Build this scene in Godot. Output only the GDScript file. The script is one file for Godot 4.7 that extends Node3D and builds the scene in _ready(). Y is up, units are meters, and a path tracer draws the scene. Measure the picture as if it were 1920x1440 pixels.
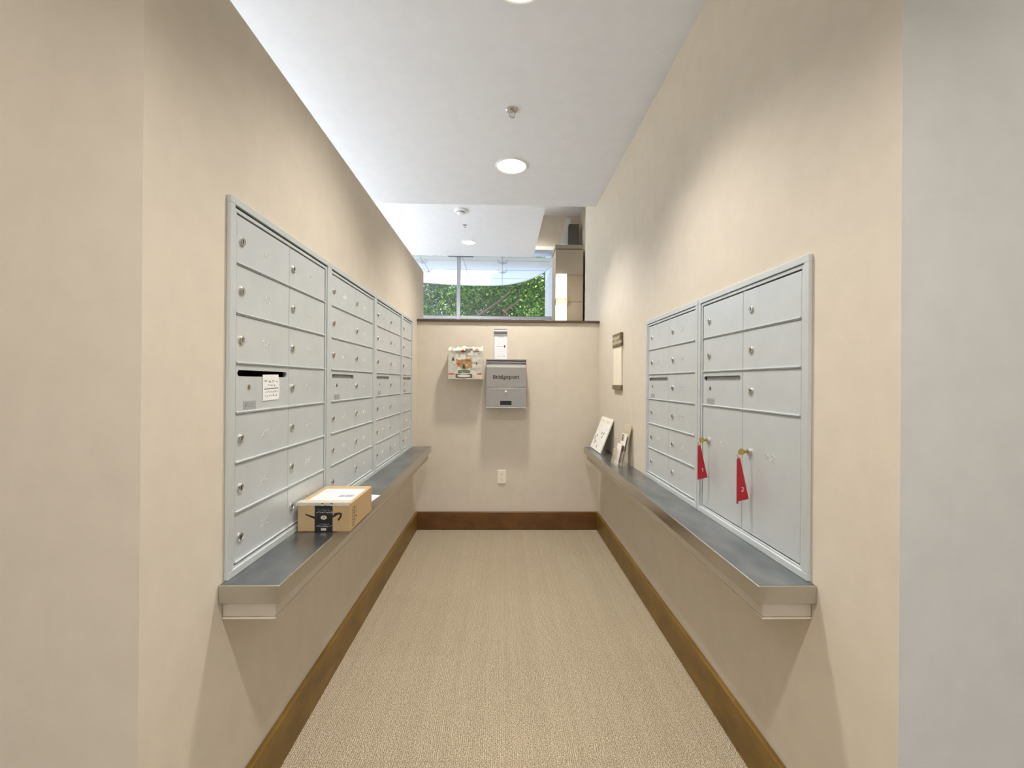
extends Node3D
# Mail alcove of a condominium lobby. x right, y up, the alcove runs towards -z.
# "D" below is the distance from the camera plane along the alcove (z = -D).

var M := {}
var taken := {}
var xf := Transform3D()
var rng := RandomNumberGenerator.new()

func _ready():
	rng.seed = 7
	# ---------------------------------------------------------------- camera
	var cam := Camera3D.new()
	cam.name = "camera"
	cam.position = Vector3(0, 1.3, 0)
	cam.rotation = Vector3(0.0014, -0.0231, 0.0076)
	var near := 0.05
	cam.set_frustum(2.0 * near * 720.0 / 800.0, Vector2(0, -5.36 / 800.0 * near), near, 200.0)
	add_child(cam)
	cam.current = true
	# ---------------------------------------------------------------- sky, sun, exposure
	var env := Environment.new()
	var sky := Sky.new()
	var sm := ProceduralSkyMaterial.new()
	sm.sky_top_color = Color(0.62, 0.75, 0.95)
	sm.sky_horizon_color = Color(0.95, 0.97, 1.0)
	sm.ground_horizon_color = Color(0.8, 0.82, 0.84)
	sm.ground_bottom_color = Color(0.45, 0.45, 0.44)
	sm.sky_curve = 0.2
	sm.sun_angle_max = 0.0
	sky.sky_material = sm
	env.background_mode = Environment.BG_SKY
	env.sky = sky
	env.background_energy_multiplier = 3.3
	env.tonemap_mode = Environment.TONE_MAPPER_LINEAR
	env.tonemap_exposure = 1.12
	env.sdfgi_enabled = true
	env.ssao_enabled = true
	env.ssil_enabled = true
	var we := WorldEnvironment.new()
	we.name = "environment"
	we.environment = env
	add_child(we)
	var sun := DirectionalLight3D.new()
	sun.name = "sun"
	sun.light_energy = 4.5
	sun.light_color = Color(1.0, 0.96, 0.88)
	sun.light_angular_distance = 1.5
	sun.shadow_enabled = true
	add_child(sun)
	sun.look_at_from_position(Vector3.ZERO, Vector3(-0.55, -1.0, -0.45))
	# ----------------------------------------------------------------
	materials()
	setting()
	fixtures()
	mail_walls()
	back_wall_things()
	shelf_things()
	outdoors()

# ==================================================================== naming helpers
func numbered(called: String) -> String:
	var k = taken.get(called, -1) + 1
	taken[called] = k
	return called if k == 0 else "%s_%03d" % [called, k]

func tag(o, label: String, category: String, group := ""):
	o.set_meta("label", label)
	o.set_meta("category", category)
	if group:
		o.set_meta("group", group)
	return o

func thing(called: String, label: String, category: String, at := Vector3.ZERO, turn := 0.0, group := "") -> Node3D:
	var o := Node3D.new()
	o.name = numbered(called)
	add_child(o, true)
	o.position = at
	o.rotation.y = turn
	tag(o, label, category, group)
	return o

func obj(called: String, st, mat, parent = null) -> MeshInstance3D:
	var o := MeshInstance3D.new()
	o.mesh = st.commit() if st is SurfaceTool else st
	o.material_override = mat
	if parent == null:
		o.name = numbered(called)
		add_child(o, true)
	else:
		o.name = called
		parent.add_child(o, true)
	return o

func struct(called: String, st, mat, parent = null) -> MeshInstance3D:
	var o := obj(called, st, mat, parent)
	if parent == null:
		o.set_meta("kind", "structure")
	return o

# ==================================================================== mesh helpers
func mb() -> SurfaceTool:
	var st := SurfaceTool.new()
	st.begin(Mesh.PRIMITIVE_TRIANGLES)
	return st

func vtx(st: SurfaceTool, p: Vector3, n: Vector3, uv := Vector2.ZERO):
	st.set_normal((xf.basis * n).normalized())
	st.set_uv(uv)
	st.add_vertex(xf * p)

# a triangle whose front looks along n
func tri(st, a, b, c, n: Vector3, ua := Vector2.ZERO, ub := Vector2.ZERO, uc := Vector2.ZERO):
	if (c - a).cross(b - a).dot(n) < 0.0:
		var t = b; b = c; c = t
		var u = ub; ub = uc; uc = u
	vtx(st, a, n, ua); vtx(st, b, n, ub); vtx(st, c, n, uc)

func quad(st, a, b, c, d, n: Vector3, uva := Vector2(0, 1), uvb := Vector2(1, 1), uvc := Vector2(1, 0), uvd := Vector2(0, 0)):
	tri(st, a, b, c, n, uva, uvb, uvc)
	tri(st, a, c, d, n, uva, uvc, uvd)

func fquad(st, a, b, c, d, out: Vector3):
	var n: Vector3 = (c - a).cross(d - b).normalized()
	if n.dot(out) < 0.0:
		n = -n
	quad(st, a, b, c, d, n)

# box between two corners; bev > 0 chamfers every edge
func bx(st, p: Vector3, q: Vector3, bev := 0.0):
	var a := Vector3(minf(p.x, q.x), minf(p.y, q.y), minf(p.z, q.z))
	var b := Vector3(maxf(p.x, q.x), maxf(p.y, q.y), maxf(p.z, q.z))
	var lo := a + Vector3.ONE * bev
	var hi := b - Vector3.ONE * bev
	for ax in 3:
		var u := (ax + 1) % 3
		var w := (ax + 2) % 3
		for s in [0, 1]:
			var n := Vector3.ZERO
			n[ax] = 1.0 if s else -1.0
			var c := []
			for k in [[0, 0], [1, 0], [1, 1], [0, 1]]:
				var v := Vector3.ZERO
				v[ax] = b[ax] if s else a[ax]
				v[u] = hi[u] if k[0] else lo[u]
				v[w] = hi[w] if k[1] else lo[w]
				c.append(v)
			quad(st, c[0], c[1], c[2], c[3], n)
		if bev > 0.0:
			for su in [0, 1]:
				for sw in [0, 1]:
					var e := []
					for k in [[0, 0], [1, 0], [1, 1], [0, 1]]:
						var v := Vector3.ZERO
						v[ax] = hi[ax] if k[0] else lo[ax]
						if k[1] == 0:
							v[u] = b[u] if su else a[u]
							v[w] = hi[w] if sw else lo[w]
						else:
							v[u] = hi[u] if su else lo[u]
							v[w] = b[w] if sw else a[w]
						e.append(v)
					var n := Vector3.ZERO
					n[u] = 1.0 if su else -1.0
					n[w] = 1.0 if sw else -1.0
					quad(st, e[0], e[1], e[2], e[3], n.normalized())
	if bev > 0.0:
		for sx in [0, 1]:
			for sy in [0, 1]:
				for sz in [0, 1]:
					var l := Vector3(hi.x if sx else lo.x, hi.y if sy else lo.y, hi.z if sz else lo.z)
					var o := Vector3(b.x if sx else a.x, b.y if sy else a.y, b.z if sz else a.z)
					tri(st, Vector3(o.x, l.y, l.z), Vector3(l.x, o.y, l.z), Vector3(l.x, l.y, o.z), (o - l).normalized())

func box(p: Vector3, q: Vector3, bev := 0.0) -> SurfaceTool:
	var st := mb()
	bx(st, p, q, bev)
	return st

# box given in D (distance) instead of z
func dbox(x0, x1, y0, y1, d0, d1, bev := 0.0) -> SurfaceTool:
	return box(Vector3(x0, y0, -d0), Vector3(x1, y1, -d1), bev)

# lathe about the local axis "up" of the frame at (profile: x = radius, y = height)
func lathe(st, prof: Array, frame: Transform3D, segs := 24):
	var keep := xf
	xf = xf * frame
	if prof[-1].y < prof[0].y:
		prof = prof.duplicate()
		prof.reverse()
	for i in prof.size() - 1:
		var p: Vector2 = prof[i]
		var q: Vector2 = prof[i + 1]
		var t := (q - p)
		if t.length() < 1e-7:
			continue
		var nn := Vector2(t.y, -t.x).normalized()
		for k in segs:
			var a0 := TAU * k / segs
			var a1 := TAU * (k + 1) / segs
			var d0 := Vector3(cos(a0), 0, sin(a0))
			var d1 := Vector3(cos(a1), 0, sin(a1))
			var n0 := d0 * nn.x + Vector3.UP * nn.y
			var n1 := d1 * nn.x + Vector3.UP * nn.y
			var A := d0 * p.x + Vector3.UP * p.y
			var B := d1 * p.x + Vector3.UP * p.y
			var C := d1 * q.x + Vector3.UP * q.y
			var E := d0 * q.x + Vector3.UP * q.y
			var nm := (n0 + n1) * 0.5
			for tr in [[A, B, C, n0, n1, n1], [A, C, E, n0, n1, n0]]:
				if (tr[1] - tr[0]).cross(tr[2] - tr[0]).length() < 1e-12:
					continue
				var o = [0, 1, 2]
				if (tr[2] - tr[0]).cross(tr[1] - tr[0]).dot(nm) < 0.0:
					o = [0, 2, 1]
				for j in o:
					vtx(st, tr[j], tr[3 + j])
	xf = keep

func tube(st, pts: Array, radii, sides := 8, caps := true):
	var n := pts.size()
	var rings := []
	var side := Vector3.ZERO
	for i in n:
		var d: Vector3 = (pts[mini(i + 1, n - 1)] - pts[maxi(i - 1, 0)]).normalized()
		if side == Vector3.ZERO:
			side = d.cross(Vector3.UP if absf(d.y) < 0.9 else Vector3.RIGHT).normalized()
		side = (side - d * side.dot(d)).normalized()
		var up := side.cross(d)
		var r: float = radii[i] if radii is Array else radii
		var ring := []
		for k in sides:
			var a := TAU * k / sides
			var dir := side * cos(a) + up * sin(a)
			ring.append([pts[i] + dir * r, dir])
		rings.append(ring)
	for i in n - 1:
		for k in sides:
			var a = rings[i][k]; var b = rings[i][(k + 1) % sides]
			var c = rings[i + 1][(k + 1) % sides]; var d = rings[i + 1][k]
			for tr in [[a, b, c], [a, c, d]]:
				var nm: Vector3 = tr[0][1] + tr[1][1] + tr[2][1]
				var o = [0, 1, 2]
				if (tr[2][0] - tr[0][0]).cross(tr[1][0] - tr[0][0]).dot(nm) < 0.0:
					o = [0, 2, 1]
				for j in o:
					vtx(st, tr[j][0], tr[j][1])
	if caps:
		for e in [0, n - 1]:
			var d: Vector3 = (pts[0] - pts[1]) if e == 0 else (pts[n - 1] - pts[n - 2])
			for k in sides:
				tri(st, pts[e], rings[e][k][0], rings[e][(k + 1) % sides][0], d.normalized())

# polygon in the local xy plane, extruded from z0 to z1
func prism(st, poly: PackedVector2Array, z0: float, z1: float):
	var idx := Geometry2D.triangulate_polygon(poly)
	for i in range(0, idx.size(), 3):
		var a := poly[idx[i]]; var b := poly[idx[i + 1]]; var c := poly[idx[i + 2]]
		tri(st, Vector3(a.x, a.y, z1), Vector3(b.x, b.y, z1), Vector3(c.x, c.y, z1), Vector3(0, 0, 1))
		tri(st, Vector3(a.x, a.y, z0), Vector3(b.x, b.y, z0), Vector3(c.x, c.y, z0), Vector3(0, 0, -1))
	var area := 0.0
	for i in poly.size():
		var p := poly[i]; var q := poly[(i + 1) % poly.size()]
		area += p.cross(q)
	for i in poly.size():
		var p := poly[i]; var q := poly[(i + 1) % poly.size()]
		var t := (q - p)
		if t.length() < 1e-7:
			continue
		var n := Vector3(t.y, -t.x, 0).normalized() * (1.0 if area > 0 else -1.0)
		quad(st, Vector3(p.x, p.y, z0), Vector3(q.x, q.y, z0), Vector3(q.x, q.y, z1), Vector3(p.x, p.y, z1), n)

# thin sheet w x h standing in the local xy plane (origin bottom centre), printed on +z
func sheet(w: float, h: float, t := 0.0006, x0 := 0.0) -> SurfaceTool:
	var st := mb()
	var a := Vector3(-w / 2 + x0, 0, t); var b := Vector3(w / 2 + x0, 0, t)
	var c := Vector3(w / 2 + x0, h, t); var d := Vector3(-w / 2 + x0, h, t)
	var k := Vector3(0, 0, -t)
	quad(st, a, b, c, d, Vector3(0, 0, 1))
	quad(st, a + k, b + k, c + k, d + k, Vector3(0, 0, -1), Vector2(0.01, 0.99), Vector2(0.01, 0.99), Vector2(0.01, 0.98), Vector2(0.01, 0.98))
	var e := Vector2(0.01, 0.99)
	quad(st, a, b, b + k, a + k, Vector3(0, -1, 0), e, e, e, e)
	quad(st, c, d, d + k, c + k, Vector3(0, 1, 0), e, e, e, e)
	quad(st, a, d, d + k, a + k, Vector3(-1, 0, 0), e, e, e, e)
	quad(st, b, c, c + k, b + k, Vector3(1, 0, 0), e, e, e, e)
	return st

func lettering(called, text, height, mat, parent, at: Vector3, depth := 0.001, serif := false, bold := false, spread := 1.0) -> MeshInstance3D:
	var f := SystemFont.new()
	f.font_names = PackedStringArray(["Droid Serif" if serif else "Droid Sans"])
	if bold:
		f.font_weight = 700
	var tm := TextMesh.new()
	tm.text = text
	tm.font = f
	tm.font_size = 32
	tm.pixel_size = height / 23.0
	tm.depth = depth
	tm.curve_step = 2.0
	var o := obj(called, tm, mat, parent)
	o.position = at
	o.scale.x = spread
	return o

# ==================================================================== picture helpers (flat print only)
func pic(w, h, c: Color) -> Image:
	var im := Image.create(w, h, false, Image.FORMAT_RGB8)
	im.fill(c)
	return im

func stroke(im: Image, pts: Array, w: float, c: Color):
	for i in pts.size() - 1:
		var p: Vector2 = pts[i]; var q: Vector2 = pts[i + 1]
		var n := int(maxf(p.distance_to(q), 1.0)) + 1
		for k in n + 1:
			disc(im, p.lerp(q, float(k) / n), w / 2, w / 2, c)

func disc(im: Image, p: Vector2, rx: float, ry: float, c: Color):
	for y in range(maxi(0, int(p.y - ry)), mini(im.get_height(), int(p.y + ry) + 2)):
		for x in range(maxi(0, int(p.x - rx)), mini(im.get_width(), int(p.x + rx) + 2)):
			if pow((x - p.x) / maxf(rx, 0.6), 2) + pow((y - p.y) / maxf(ry, 0.6), 2) <= 1.0:
				im.set_pixel(x, y, c)

func fillpoly(im: Image, pts: Array, c: Color):
	var poly := PackedVector2Array(pts)
	var r := Rect2(poly[0], Vector2.ZERO)
	for p in poly:
		r = r.expand(p)
	for y in range(maxi(0, int(r.position.y)), mini(im.get_height(), int(r.end.y) + 1)):
		for x in range(maxi(0, int(r.position.x)), mini(im.get_width(), int(r.end.x) + 1)):
			if Geometry2D.is_point_in_polygon(Vector2(x, y), poly):
				im.set_pixel(x, y, c)

func scribble(im: Image, x0, y0, x1, h, c: Color, w := 2.0, dense := 1.0):
	var x: float = x0
	while x < x1:
		var n := rng.randi_range(3, 6)
		var pts := []
		for k in n:
			pts.append(Vector2(x + k * h * 0.28 / dense, y0 + rng.randf_range(0.0, h)))
		stroke(im, pts, w, c)
		x += n * h * 0.28 / dense + h * 0.35

func printed(im: Image, rough := 0.7, metal := 0.0) -> StandardMaterial3D:
	var m := StandardMaterial3D.new()
	im.generate_mipmaps()
	m.albedo_texture = ImageTexture.create_from_image(im)
	m.roughness = rough
	m.metallic = metal
	return m

func flat(c: Color, rough := 0.6, metal := 0.0) -> StandardMaterial3D:
	var m := StandardMaterial3D.new()
	m.albedo_color = c
	m.roughness = rough
	m.metallic = metal
	return m

func noise_img(s: int, size: int, freq: float, oct := 4, type := FastNoiseLite.TYPE_SIMPLEX_SMOOTH) -> Image:
	var n := FastNoiseLite.new()
	n.seed = s
	n.frequency = freq
	n.noise_type = type
	n.fractal_octaves = oct
	return n.get_seamless_image(size, size)

func tint_img(src: Image, a: Color, b: Color) -> ImageTexture:
	var w := src.get_width()
	var h := src.get_height()
	var im := Image.create(w, h, false, Image.FORMAT_RGB8)
	for y in h:
		for x in w:
			im.set_pixel(x, y, a.lerp(b, src.get_pixel(x, y).r))
	im.generate_mipmaps()
	return ImageTexture.create_from_image(im)

func bump(src: Image, strength: float) -> ImageTexture:
	var im: Image = src.duplicate()
	im.convert(Image.FORMAT_RGBA8)
	im.bump_map_to_normal_map(strength)
	im.generate_mipmaps()
	return ImageTexture.create_from_image(im)

func tri_mat(m: StandardMaterial3D, s: Vector3, world := true):
	m.uv1_triplanar = true
	m.uv1_world_triplanar = world
	m.uv1_scale = s
	m.uv1_triplanar_sharpness = 8.0

# ==================================================================== materials
func materials():
	var fine := noise_img(3, 256, 0.06, 3)
	var peel := bump(fine, 1.2)
	var blot := noise_img(5, 256, 0.012, 4)
	for w in [["wall", Color8(212, 202, 186), Color8(217, 207, 191)], ["grey_wall", Color8(206, 206, 203), Color8(212, 212, 209)], ["ceiling", Color8(226, 228, 234), Color8(230, 232, 237)], ["white", Color8(232, 233, 235), Color8(238, 239, 240)]]:
		var m := StandardMaterial3D.new()
		m.albedo_texture = tint_img(blot, w[1], w[2])
		m.roughness = 0.62 if w[0] != "ceiling" else 0.9
		m.normal_enabled = true
		m.normal_texture = peel
		m.normal_scale = 0.1
		tri_mat(m, Vector3.ONE * 2.6)
		M[w[0]] = m
	# aluminium coloured powder coat of the mailboxes
	var a := StandardMaterial3D.new()
	a.albedo_texture = tint_img(blot, Color8(204, 210, 213), Color8(210, 216, 219))
	a.metallic = 0.35
	a.roughness = 0.42
	tri_mat(a, Vector3.ONE * 3.0)
	M.alu = a
	var a2: StandardMaterial3D = a.duplicate()
	a2.albedo_color = Color(1.0, 1.0, 0.99)
	M.alu_frame = a2
	M.inside = flat(Color8(70, 70, 66), 0.8)
	M.flap = flat(Color8(150, 152, 152), 0.5, 0.3)
	M.chrome = flat(Color8(205, 203, 198), 0.22, 1.0)
	M.dark = flat(Color8(28, 28, 28), 0.5)
	M.emboss = flat(Color8(226, 229, 230), 0.25, 0.5)
	# stainless shelf
	var s := StandardMaterial3D.new()
	s.albedo_texture = tint_img(noise_img(11, 256, 0.016, 3), Color8(132, 136, 140), Color8(176, 178, 178))
	s.roughness = 0.3
	s.metallic = 0.95
	tri_mat(s, Vector3(1.6, 1.6, 0.8))
	M.steel = s
	var sb: StandardMaterial3D = s.duplicate()
	sb.albedo_texture = tint_img(noise_img(13, 256, 0.006, 2), Color8(186, 183, 176), Color8(198, 195, 188))
	sb.roughness = 0.24
	M.steel_band = sb
	# stained wood
	var wn := FastNoiseLite.new()
	wn.seed = 21
	wn.frequency = 0.018
	wn.fractal_octaves = 4
	wn.domain_warp_enabled = true
	wn.domain_warp_amplitude = 18.0
	var im := Image.create(512, 256, false, Image.FORMAT_RGB8)
	for y in 256:
		for x in 512:
			# blend the two ends so that the grain repeats along the board
			var f := float(x) / 511.0
			var g := lerpf(wn.get_noise_2d(x * 0.22, y * 1.4), wn.get_noise_2d((x - 512) * 0.22, y * 1.4), f)
			var big := lerpf(wn.get_noise_2d(x * 0.5 + 900.0, y * 0.6), wn.get_noise_2d((x - 512) * 0.5 + 900.0, y * 0.6), f)
			var ring := 0.5 + 0.5 * sin((g * 3.0 + big * 1.2) * 14.0)
			var c := Color8(130, 100, 38).lerp(Color8(96, 70, 22), clampf(0.25 + 0.6 * ring * 0.5 + big * 0.8, 0, 1))
			im.set_pixel(x, y, c)
	im.generate_mipmaps()
	var w := StandardMaterial3D.new()
	w.albedo_texture = ImageTexture.create_from_image(im)
	w.roughness = 0.42
	tri_mat(w, Vector3(0.9, 3.3, 0.9))
	M.wood = w
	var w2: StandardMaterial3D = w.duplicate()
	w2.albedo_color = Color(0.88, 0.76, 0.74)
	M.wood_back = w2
	M.cap_wood = flat(Color8(82, 66, 46), 0.45)
	# ribbed loop pile carpet: ribs run along the alcove
	var n := 1024
	var hi := Image.create(n, n, false, Image.FORMAT_RGB8)
	var co := Image.create(n, n, false, Image.FORMAT_RGB8)
	var ph := []
	var tone := []
	for k in 64:
		ph.append(rng.randf() * TAU)
		tone.append(rng.randf_range(-0.03, 0.03))
	var wob := noise_img(31, n, 0.035, 3)
	var spk := noise_img(32, n, 0.09, 4)
	for y in n:
		for x in n:
			var q := wob.get_pixel(x, y).r
			var fx := fposmod(x + (q - 0.5) * 16.0, n) / 16.0
			var k := int(fx) % 64
			var rib := sin(PI * (fx - floor(fx)))
			var loop := 0.5 + 0.5 * sin(TAU * y / n * 70.0 + ph[k] + (q - 0.5) * 40.0)
			var v := clampf(pow(rib, 0.7) * (0.62 + 0.38 * loop), 0, 1)
			hi.set_pixel(x, y, Color(v, v, v))
			var t: float = clampf(0.26 + 0.48 * v + tone[k] + (spk.get_pixel(x, y).r - 0.5) * 1.4, 0, 1)
			co.set_pixel(x, y, Color8(122, 107, 82).lerp(Color8(240, 226, 200), t))
	co.generate_mipmaps()
	var cp := StandardMaterial3D.new()
	cp.albedo_texture = ImageTexture.create_from_image(co)
	cp.normal_enabled = true
	cp.normal_texture = bump(hi, 8.0)
	cp.normal_scale = 1.1
	cp.roughness = 0.95
	tri_mat(cp, Vector3.ONE / 0.48)
	M.carpet = cp
	var cp2: StandardMaterial3D = cp.duplicate()
	cp2.albedo_color = Color(0.99, 0.987, 0.985)
	M.carpet_b = cp2
	# cardboard
	var cb := StandardMaterial3D.new()
	cb.albedo_texture = tint_img(noise_img(41, 256, 0.02, 5), Color8(178, 150, 110), Color8(190, 162, 122))
	cb.roughness = 0.75
	tri_mat(cb, Vector3.ONE * 4.0, false)
	M.cardboard = cb
	M.paper = flat(Color8(224, 224, 222), 0.75)
	var gl := StandardMaterial3D.new()
	gl.albedo_color = Color(0.93, 0.97, 0.96, 0.02)
	gl.transparency = BaseMaterial3D.TRANSPARENCY_ALPHA
	gl.roughness = 0.0
	M.glass = gl
	var ac := StandardMaterial3D.new()
	ac.albedo_color = Color(0.95, 0.93, 0.86, 0.07)
	ac.transparency = BaseMaterial3D.TRANSPARENCY_ALPHA
	ac.roughness = 0.03
	M.acrylic = ac
	var fr := StandardMaterial3D.new()
	fr.albedo_color = Color8(240, 244, 244)
	fr.roughness = 0.35
	fr.backlight_enabled = true
	fr.backlight = Color(1.0, 1.0, 1.0)
	M.frosted = fr
	M.alu_dark = flat(Color8(120, 124, 134), 0.4, 0.5)
	M.joint = flat(Color8(196, 200, 208), 0.5)
	M.alu_grey = flat(Color8(172, 175, 184), 0.45, 0.1)
	M.frame_white = flat(Color8(224, 226, 230), 0.4)

func glow(c: Color, e: float) -> StandardMaterial3D:
	var m := flat(Color8(245, 243, 232), 0.5)
	m.emission_enabled = true
	m.emission = c
	m.emission_energy_multiplier = e
	return m

# ==================================================================== the room
const XL := -0.7523
const XR := 0.86
const HC := 2.93
const YS := 0.7523

func setting():
	# floor slab and the carpet tiles of the alcove
	var fl := struct("floor", dbox(-3.0, 3.5, -0.2, -0.006, -4.0, 7.1), M.carpet)
	var p := 0.571
	for i in 6:
		for j in 3:
			var x0 := maxf(-0.733 + j * p, XL + 0.001)
			if j == 0:
				x0 = XL + 0.001
			var x1 := minf(-0.733 + (j + 1) * p, XR - 0.001)
			var d0 := 0.322 + i * p
			var d1 := minf(d0 + p, 3.774)
			obj("carpet_tile", dbox(x0 + 0.0001, x1 - 0.0001, -0.0055, 0.0, d0 + 0.0003, d1 - 0.0003, 0.0004), M.carpet if (i * 2 + j) % 3 else M.carpet_b, fl)
	# left partition: stops short of the ceiling, opening for the mailboxes
	var st := mb()
	var T := 0.2
	bx(st, Vector3(XL - T, 0, -0.907), Vector3(XL, 0.765, -4.063))
	bx(st, Vector3(XL - T, 1.795, -0.907), Vector3(XL, 2.338, -4.063))
	bx(st, Vector3(XL - T, 0.765, -0.907), Vector3(XL, 1.795, -1.185))
	bx(st, Vector3(XL - T, 0.765, -3.543), Vector3(XL, 1.795, -4.063))
	struct("wall_left", st, M.wall)
	# right wall up to the high ceiling
	st = mb()
	bx(st, Vector3(XR, 0, -0.903), Vector3(XR + T, 0.765, -4.447))
	bx(st, Vector3(XR, 1.652, -0.903), Vector3(XR + T, 4.2, -4.447))
	bx(st, Vector3(XR, 0.765, -0.903), Vector3(XR + T, 1.652, -1.17))
	bx(st, Vector3(XR, 0.765, -2.496), Vector3(XR + T, 1.652, -4.447))
	bx(st, Vector3(XR + T, 0, -0.903), Vector3(1.5, 4.2, -4.447))
	struct("wall_right", st, M.wall)
	# half wall at the end with its cap
	struct("wall_back", dbox(XL, XR, 0, 1.825, 3.775, 3.925), M.wall)
	struct("trim_1", dbox(XL + 0.001, XR - 0.001, 1.825, 1.845, 3.757, 3.943, 0.002), M.cap_wood)
	# walls that face the camera on both sides of the alcove mouth
	struct("wall_front_left", dbox(-3.0, XL - T, 0, HC, 0.907, 1.05), M.wall)
	struct("wall_front_right", dbox(XR, 3.5, 0, HC, 0.9012, 0.903), M.grey_wall)
	struct("wall_front_right_backing", dbox(1.5, 3.5, 0, HC, 0.903, 1.05), M.grey_wall)
	# the foyer behind the camera
	struct("wall_foyer_left", dbox(-3.15, -3.0, 0, 4.2, -4.0, 7.25), M.wall)
	struct("wall_foyer_right", dbox(3.5, 3.65, 0, HC, -4.0, 1.05), M.grey_wall)
	st = mb()
	bx(st, Vector3(-3.15, 0, 4.0), Vector3(-1.1, HC, 4.15))
	bx(st, Vector3(1.5, 0, 4.0), Vector3(3.65, HC, 4.15))
	bx(st, Vector3(-1.1, 2.3, 4.0), Vector3(1.5, HC, 4.15))
	struct("wall_foyer_back", st, M.wall)
	st = mb()
	for k in 3:
		bx(st, Vector3(-1.1 + k * 1.27, 0, 4.03), Vector3(-1.04 + k * 1.27, 2.3, 4.12))
	bx(st, Vector3(-1.1, 2.24, 4.03), Vector3(1.5, 2.3, 4.12))
	bx(st, Vector3(-1.1, 0, 4.03), Vector3(1.5, 0.08, 4.12))
	var wf := struct("added_window_2", st, M.frame_white)  # unseen foyer window, added for daylight fill from behind the camera
	for k in 2:
		obj("pane", box(Vector3(-1.04 + k * 1.27, 0.08, 4.07), Vector3(0.17 + k * 1.27, 2.24, 4.078)), M.glass, wf)
	# ceilings
	struct("ceiling", dbox(-3.0, 3.5, HC, HC + 0.12, -4.0, 3.84), M.ceiling)
	struct("ceiling_edge", dbox(-3.0, XR, HC, 4.2, 3.84, 3.94), M.ceiling)
	st = mb()
	bx(st, Vector3(-3.0, 3.35, -3.94), Vector3(0.495, 3.47, -7.0))
	bx(st, Vector3(0.395, 3.47, -3.94), Vector3(0.495, 4.08, -7.1))
	struct("ceiling_window_bay", st, M.ceiling)
	struct("ceiling_high", dbox(0.395, 1.5, 4.08, 4.2, 3.94, 7.25), M.ceiling)
	struct("ceiling_roof", dbox(-3.15, 0.395, 4.08, 4.2, 3.94, 7.25), M.ceiling)
	# window wall at the far end
	st = mb()
	bx(st, Vector3(-3.0, 3.54, -7.1), Vector3(1.5, 4.08, -7.25))
	bx(st, Vector3(0.87, 0, -7.1), Vector3(1.5, 3.54, -7.25))
	struct("wall_window", st, M.wall)
	struct("wall_bay_right", dbox(1.287, 1.5, 0, 4.08, 4.447, 7.1), M.wall)
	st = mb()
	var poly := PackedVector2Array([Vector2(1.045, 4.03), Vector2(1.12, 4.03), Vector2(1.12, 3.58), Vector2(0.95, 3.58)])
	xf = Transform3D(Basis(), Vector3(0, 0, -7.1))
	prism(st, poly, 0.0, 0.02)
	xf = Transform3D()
	struct("white_wedge_2", st, M.white)  # white plate with one slanted side, flat on the window wall
	# window: white head and jamb, mullion, transom, panes
	st = mb()
	bx(st, Vector3(-3.0, 3.48, -7.03), Vector3(0.87, 3.54, -7.2), 0.004)
	bx(st, Vector3(0.815, 0, -7.05), Vector3(0.87, 3.48, -7.12), 0.004)
	bx(st, Vector3(-3.0, 0, -7.05), Vector3(0.815, 0.08, -7.2), 0.004)
	var win := struct("window_1", st, M.frame_white)
	obj("mullion", dbox(-0.76, -0.703, 0.08, 3.48, 7.04, 7.12, 0.004), M.alu_grey, win)
	obj("mullion", dbox(-2.06, -2.003, 0.08, 3.48, 7.04, 7.12, 0.004), M.alu_grey, win)
	obj("transom", dbox(-3.0, 0.815, 2.335, 2.378, 7.06, 7.12, 0.003), M.alu_grey, win)
	obj("bracket", dbox(-0.896, -0.49, 3.342, 3.362, 6.99, 7.035, 0.002), M.alu_dark, win)
	for r in [[-3.0, -2.06], [-2.003, -0.76], [-0.703, 0.815]]:
		for v in [[0.08, 2.335], [2.378, 3.48]]:
			obj("pane", dbox(r[0], r[1], v[0], v[1], 7.1, 7.108), M.glass, win)
			if v[0] > 1.0:
				obj("gasket", dbox(r[0], r[1], 2.378, 2.392, 7.09, 7.099), M.alu_dark, win)
	# baseboards
	var bw := 0.0195
	var bh := 0.153
	struct("baseboard_left", dbox(XL, XL + bw, 0.0, bh, 0.907, 3.775 - bw, 0.0025), M.wood)
	struct("baseboard_right", dbox(XR - bw, XR, 0.0, bh, 0.903, 3.775 - bw, 0.0025), M.wood)
	struct("baseboard_back", dbox(XL, XR, 0.0, bh, 3.775 - bw, 3.775, 0.0025), M.wood_back)
	struct("baseboard_front_left", dbox(-3.0, XL, -0.006, bh, 0.907 - bw, 0.907, 0.0025), M.wood)
	struct("baseboard_front_right", dbox(XR, 3.5, -0.006, bh, 0.9012 - bw, 0.9012, 0.0025), M.wood)

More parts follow.
